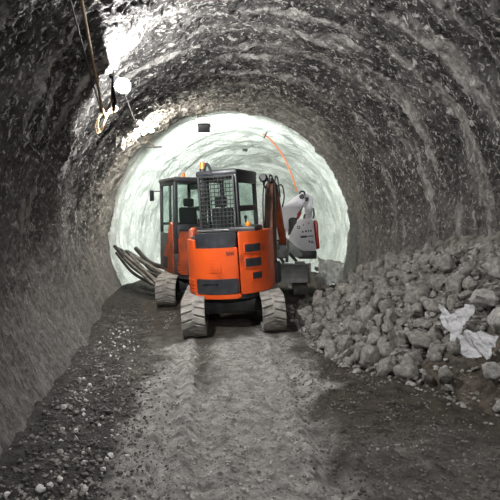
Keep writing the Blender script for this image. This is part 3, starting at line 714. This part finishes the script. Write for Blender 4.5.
for pth, dY in (([(277, 240), (283, 247), (290, 254), (297, 262)], -.1), ([(282, 240), (286, 250), (287, 262)], -.14), ([(274, 246), (279, 255), (284, 263)], -.2)):
    MB(TC).tube(curve_pts([P(u, v, Y0 + dY) for u, v in pth], 6), .035, 10).build('hose', M['dark'], exC)
# dozer blade towards the camera
Yb = 10.75
bl = MB(TC); z1, z0 = P(290, 264.5, Yb).z, P(290, 283, Yb).z; xl, xr = .02, P(309, 270, Yb).x
prof = [(Yb - .02, z1), (Yb + .10, z1), (Yb + .10, z0), (Yb + .02, z0), (Yb + .055, z0 + .1), (Yb + .06, (z0 + z1) / 2), (Yb + .04, z1 - .1)]
bl.prism(prof, 'yz', xl, xr, .006); bl.span((xl, Yb - .05, z1 - .015), (xr, Yb + .12, z1 + .02), .008); bl.span((xr - .01, Yb - .09, z0), (xr + .03, Yb + .12, z1 + .03), .008)
bd = bl.build('dozer_blade', M['blade'], exC)
for s in (-.3, .35): MB(TC).bar((rc.x + s, Yb + .13, (z0 + z1) / 2), (rc.x + s, 11.5, rc.z + .3), .1, .12, .01).build('blade_arm', M['dark'], bd)
p = P(300, 262.5, Yb); MB(TC).box((p.x, Yb + .06, p.z), (.22, .1, .05), None, .015).build('blade_hinge', M['blade'], bd)

# ------------------------------------------------------------------ poles leaning on the left wall
poles = [((113, 246.5, 12.4), (157, 282, 10.9), .045, 'pipe'), ((117, 248, 12.4), (163, 287, 10.8), .04, 'timber'), ((121, 250, 12.3), (160, 277, 11.1), .045, 'pipe'), ((126, 251, 12.5), (164, 275, 11.3), .05, 'timber'), ((130, 254, 12.2), (158, 285, 10.7), .03, 'timber'), ((136, 248.5, 12.6), (166, 268, 11.5), .055, 'pipe'), ((116, 253, 12.1), (152, 284, 10.8), .035, 'pipe'), ((124, 258, 11.8), (155, 286, 10.6), .028, 'timber'), ((140, 258, 12.2), (168, 276, 11.4), .04, 'pipe')]
plab = ['dark pipe reaching highest up the left wall, outermost of the leaning bundle', 'long grey pole second from the wall in the leaning bundle', 'dark pipe third from the wall in the leaning bundle', 'broad pale pole across the middle of the leaning bundle', 'thin tan pole whose lower end crosses over the leaning bundle', 'thick dark pipe on top of the bundle with its open end up', 'dark pipe lying lowest against the wall under the bundle', 'short pale batten at the front foot of the leaning bundle', 'short dark pipe nearest the excavator track in the bundle']
for (a, c, r, m), lb in zip(poles, plab):
    pa, pc = P(*a), P(*c)
    for q in (pa, pc):                                  # keep them inside the lining and above the floor
        ax = float(axis(q.y)); dv = Vector((q.x - ax, q.z - ZC)); lim = (2.80 if q.y < 12.3 else 2.9) - r
        if dv.length > lim: dv *= lim / dv.length; q.x = ax + dv.x; q.z = ZC + dv.y
    b = MB()
    if m == 'timber': b.bar(pa, pc, r * 2, r * 1.5, .005)
    else: b.tube(curve_pts([pa, pa.lerp(pc, .5) + Vector((-.03, 0, -.10)), pc], 8), r, 12)
    o = b.build('pole' if m == 'timber' else 'pipe', M[m]); tag(o, lb, 'pole' if m == 'timber' else 'pipe', 'poles and pipes leaning on the left wall')

# ------------------------------------------------------------------ plastic
def crumple(name, corners, nu, nv, amp, fold, m, seed, label, cat, Ys=None, thick=.004):
    """sheet between four corner points, creased"""
    c = [Vector(q) for q in corners]; bm = bmesh.new(); vs = []
    nrm = (c[1] - c[0]).cross(c[3] - c[0]).normalized()
    uu, vv = np.meshgrid(np.linspace(0, 1, nu), np.linspace(0, 1, nv), indexing='ij')
    n1 = np.abs(fbm(uu * fold, vv * fold * 1.3, octs=4, seed=seed)) - .35
    e1 = fbm(uu * 5, vv * 5, octs=2, seed=seed + 5) * .05; e2 = fbm(uu * 5, vv * 5, octs=2, seed=seed + 9) * .05
    for i in range(nu):
        row = []
        for j in range(nv):
            u, v = uu[i, j] + e1[i, j], vv[i, j] + e2[i, j]
            p = (c[0] * (1 - u) + c[1] * u) * (1 - v) + (c[3] * (1 - u) + c[2] * u) * v + nrm * float(n1[i, j]) * amp
            row.append(bm.verts.new(p))
        vs.append(row)
    for i in range(nu - 1):
        for j in range(nv - 1): bm.faces.new((vs[i][j], vs[i + 1][j], vs[i + 1][j + 1], vs[i][j + 1]))
    me = bpy.data.meshes.new(name)
    for f_ in bm.faces: f_.smooth = False
    bm.to_mesh(me); bm.free(); me.materials.append(m)
    o = bpy.data.objects.new(name, me); COL.objects.link(o)
    md = o.modifiers.new('thickness', 'SOLIDIFY'); md.thickness = thick
    return tag(o, label, cat)
def bag(name, outline, Y, bulge, m, seed, label):
    """crumpled bag: closed lens over a silhouette at depth Y"""
    pts = [P(a, b, Y) for a, b in outline]; cen = sum(pts, Vector()) / len(pts)
    bm = bmesh.new(); K = 9; n = len(pts); dense = []
    for i in range(n):
        for t in np.linspace(0, 1, 5, endpoint=False): dense.append(pts[i].lerp(pts[(i + 1) % n], t))
    n = len(dense); toward = (CAM - cen).normalized()
    up = (Vector((-.75, -.15, .65))).normalized()
    for sgn in (1, -1):
        rings = []
        for k in range(K):
            f_ = k / K
            ring = []
            for q in dense:
                p = q.lerp(cen, f_)
                nz = float(np.abs(fbm(p.x * 9, p.y * 9, p.z * 9, octs=4, seed=seed))) 
                h = bulge * (1 - (1 - f_) ** 2) * (.4 + .8 * nz) + .24 * (nz - .3) * min(1, f_ * 3)
                ring.append(bm.verts.new(p + up * h * sgn * (1 if sgn > 0 else .5)))
            rings.append(ring)
        c = bm.verts.new(cen + up * bulge * sgn)
        for a, b_ in zip(rings, rings[1:]):
            for i in range(n): bm.faces.new((a[i], a[(i + 1) % n], b_[(i + 1) % n], b_[i]))
        for i in range(n): bm.faces.new((rings[-1][i], rings[-1][(i + 1) % n], c))
    bmesh.ops.remove_doubles(bm, verts=bm.verts, dist=.002); bmesh.ops.recalc_face_normals(bm, faces=bm.faces)
    me = bpy.data.meshes.new(name); bm.to_mesh(me); bm.free(); me.materials.append(m)
    o = bpy.data.objects.new(name, me); COL.objects.link(o); return tag(o, label, 'plastic bag')
bag('plastic_bag', [(439.5, 318), (444, 307), (448, 316), (462.6, 308), (475.8, 302.8), (474.7, 311.6), (464.8, 322.6), (458.2, 331.4), (453.8, 344.6), (449.4, 344.6), (450.5, 332.5), (442.8, 326)], on_pile(458, 324) - .16, .05, M['plasticbag'], 71, 'upper torn white plastic bag trailing down the rubble')
bag('plastic_bag', [(464.8, 333.6), (470.3, 333.2), (484.6, 335.8), (499, 335.8), (495.6, 342.4), (491, 346.8), (492, 355.6), (486.8, 360), (484.6, 353.4), (478, 353.4), (477, 357.8), (467, 357.8), (460.4, 353.4), (461.5, 342.4)], on_pile(480, 346) - .24, .05, M['plasticbag'], 77, 'lower white plastic bag half buried in brown soil')
crumple('plastic_sheet', [P(316, 290, 10.2), P(344, 282, 10.0), P(343, 262, 10.6), P(318, 258, 10.9)], 44, 36, .09, 2.0, M['film'], 81, 'crumpled clear plastic film on the pile beside the dozer blade', 'plastic sheet')

# ------------------------------------------------------------------ ropes, cables, lamps
def wall_in(q, gap):
    ax = float(axis(q.y)); dv = Vector((q.x - ax, q.z - ZC)); lim = RAD - gap
    if dv.length > lim: dv *= lim / dv.length; return Vector((ax + dv.x, q.y, ZC + dv.y))
    return q
pr0, pr1 = P(80, -8, 4.35), P(103, 112, 6.6)
tag(MB().tube(curve_pts([pr0, pr0.lerp(pr1, .5) + Vector((0, 0, -.02)), pr1], 14), .016, 8).build('rope', M['rope']), 'taut brown rope running along the upper left wall to the knot', 'rope')
pc0, pc1 = P(68, -8, 4.2), P(101, 111, 6.6)
tag(MB().tube(curve_pts([pc0, pc0.lerp(pc1, .5) + Vector((0, 0, -.01)), pc1], 14), .009, 8).build('cable', M['cable']), 'thin grey cable running left of the brown rope', 'cable')
def ring_px(pts, Y, r, name, m, label, cat, jit=.0):
    return tag(MB().tube(curve_pts([P(a, b, Y + (jit * (i % 3 - 1))) for i, (a, b) in enumerate(pts)], 8), r, 8).build(name, m), label, cat)
ring_px([(104, 110), (101, 115), (97, 121), (95, 128), (97, 133), (101, 131), (104, 124), (106, 117), (103, 112), (99, 118), (98, 126), (100, 130), (105, 121), (108, 114), (111, 109), (117, 107), (116, 111), (109, 113), (104, 114)], 6.62, .012, 'rope', M['rope'], 'loose rope loop hanging in a knot below the taut ropes', 'rope', .03)
LP = P(123.5, 86, 6.15)
ring_px([(121, 79), (117, 78), (114, 86), (113, 95), (110, 104), (106, 111)], 6.2, .010, 'cord', M['rope'], 'tan cord hanging from the lit bulb to the rope knot', 'cord')
ring_px([(124, 92), (128, 102), (133, 116), (138, 126)], 7.3, .004, 'cable', M['cable'], 'fine cable from the lit bulb towards the far lamps', 'cable')
def lamp(loc, normal, r, strength, label, col=(1, .99, .985), baffle=None):
    t = empty('lamp', loc); tag(t, label, 'lamp')
    m = plain('bulb_glow', col, .4, 0, strength)
    nrm = Vector(normal).normalized()
    MB().ball((0, 0, 0), r, 4).build('bulb', m, t)
    MB().cyl(nrm * (r * .9), nrm * (r * 1.9), r * .62, 20, r * .45).cyl(nrm * r * 1.8, nrm * (r * 2.6), r * .3).build('socket', M['black'], t)
    if baffle:                                           # added plate that keeps the bulb's light off the left wall
        b = MB(); n_ = 14; prof = [(-.10 - .03 * math.cos(math.pi * (k / n_ - .5)), -.30 + .56 * k / n_) for k in range(n_ + 1)]   # bent side plate
        rows = [[b.bm.verts.new((x - .015 - .32 * yy, yy, z)) for x, z in prof] for yy in (-.42, -.1, .22)]
        for A_, B_ in zip(rows, rows[1:]):
            for k in range(n_): b.bm.faces.new((A_[k], A_[k + 1], B_[k + 1], B_[k]))
        o = b.build('light_baffle', M['baffle_black'], t); md = o.modifiers.new('thickness', 'SOLIDIFY'); md.thickness = .006
    return t
lamp(LP, (-.75, .1, .6), .084, 1500, 'glowing white bulb hanging at the upper left of the tunnel', baffle=(-.93, .13, .30))
L2 = P(143, 131, 10.9); lamp(L2, (-.3, .1, .9), .07, 900, 'far glowing bulb, left of the pair at the pale section', (1, .93, .82))
L3 = P(151, 130, 11.1); lamp(L3, (-.2, .1, .9), .055, 500, 'far glowing bulb, right of the pair at the pale section', (1, .93, .82))
q = P(147, 129, 11.35); tag(MB().tube(curve_pts([P(145, 122, 10.5), P(147, 129, 10.5), P(146, 136, 10.5), P(149, 142, 10.5), P(154, 146, 10.5)], 8), .014, 8).build('cord', M['rope']), 'tan cord hanging between the two far bulbs', 'cord')
tag(MB().bar(P(138.5, 126, 10.7), P(142, 137, 10.7), .04, .04).build('bracket', M['dark']), 'dark bracket holding the far pair of bulbs', 'bracket')
tag(MB().bar(P(145, 147.5, 12.9), P(162, 147, 12.9), .04, .04).build('rod', M['dark']), 'short dark rod sticking out under the far bulbs', 'rod')
# floodlight shining into the pale section
FL = P(204, 128, 12.9); t = empty('floodlight', FL); tag(t, 'black floodlight under the crown facing the pale end', 'floodlight')
MB().box((0, 0, 0), (.30, .16, .22), (.5, 0, 0), .015).build('housing', M['black'], t)
MB().bar((-.16, 0, .02), (-.16, .0, .28), .02, .02).bar((.16, 0, .02), (.16, .0, .28), .02, .02).bar((-.17, 0, .28), (.17, 0, .28), .03, .02).build('bracket', M['dark'], t)
lens = MB().box((0, .095, -.05), (.26, .012, .18), (.5, 0, 0)).build('lens', plain('flood_lens', (1, 1, .96), .3, 0, 40), t)
def light(kind, name, loc, energy, col, size=.2, target=None, **kw):
    l = bpy.data.lights.new(name, kind); l.energy = energy; l.color = col
    o = bpy.data.objects.new(name, l); COL.objects.link(o); o.location = loc
    if kind == 'AREA': l.size = size
    else: l.shadow_soft_size = size
    for k, v in kw.items(): setattr(l, k, v)
    if target is not None: o.rotation_euler = (Vector(target) - Vector(loc)).to_track_quat('-Z', 'Y').to_euler()
    return o
light('SPOT', 'floodlight_beam', FL + Vector((0, .22, -.08)), 520, (.94, 1, .955), .12, (-.2, 19, 1.2), spot_size=R(170), spot_blend=.6)
# lamps of the same string nearer than the frame (behind and above the camera)
light('POINT', 'string_lamp', (float(axis(-1.5)) + .5, -1.5, 4.1), 370, (1, .99, .99), .10)
light('POINT', 'string_lamp', (float(axis(2.2)) + .9, 2.2, 4.2), 100, (1, .99, .99), .10)
# small things on the pale wall
tag(MB().tube(curve_pts([P(263, 134, 14.6), P(272, 141, 14.8), (P(283, 156, 15.0)), P(291, 173, 15.1), P(297, 191, 15.2)], 10), .022, 8).build('cable', M['ocable']), 'orange cable curving down the right of the pale wall', 'cable')
tag(MB().bar(P(264, 138, 14.5), P(267, 132, 14.5), .04, .04).build('rod', M['dark']), 'short dark rod at the top of the orange cable', 'rod')
p = P(245, 150, 15.6); tag(MB().box(p, (.14, .1, .09), (.2, 0, .4), .01).build('junction_box', M['dark']), 'small dark box on the upper pale wall', 'box')

# ------------------------------------------------------------------ world, view
w = bpy.data.worlds.new('world'); SC.world = w; w.use_nodes = True
w.node_tree.nodes['Background'].inputs[0].default_value = (.5, .52, .55, 1); w.node_tree.nodes['Background'].inputs[1].default_value = .005
SC.view_settings.view_transform = 'Standard'; SC.view_settings.look = 'None'; SC.view_settings.gamma = 1
SC.view_settings.exposure = 0.8
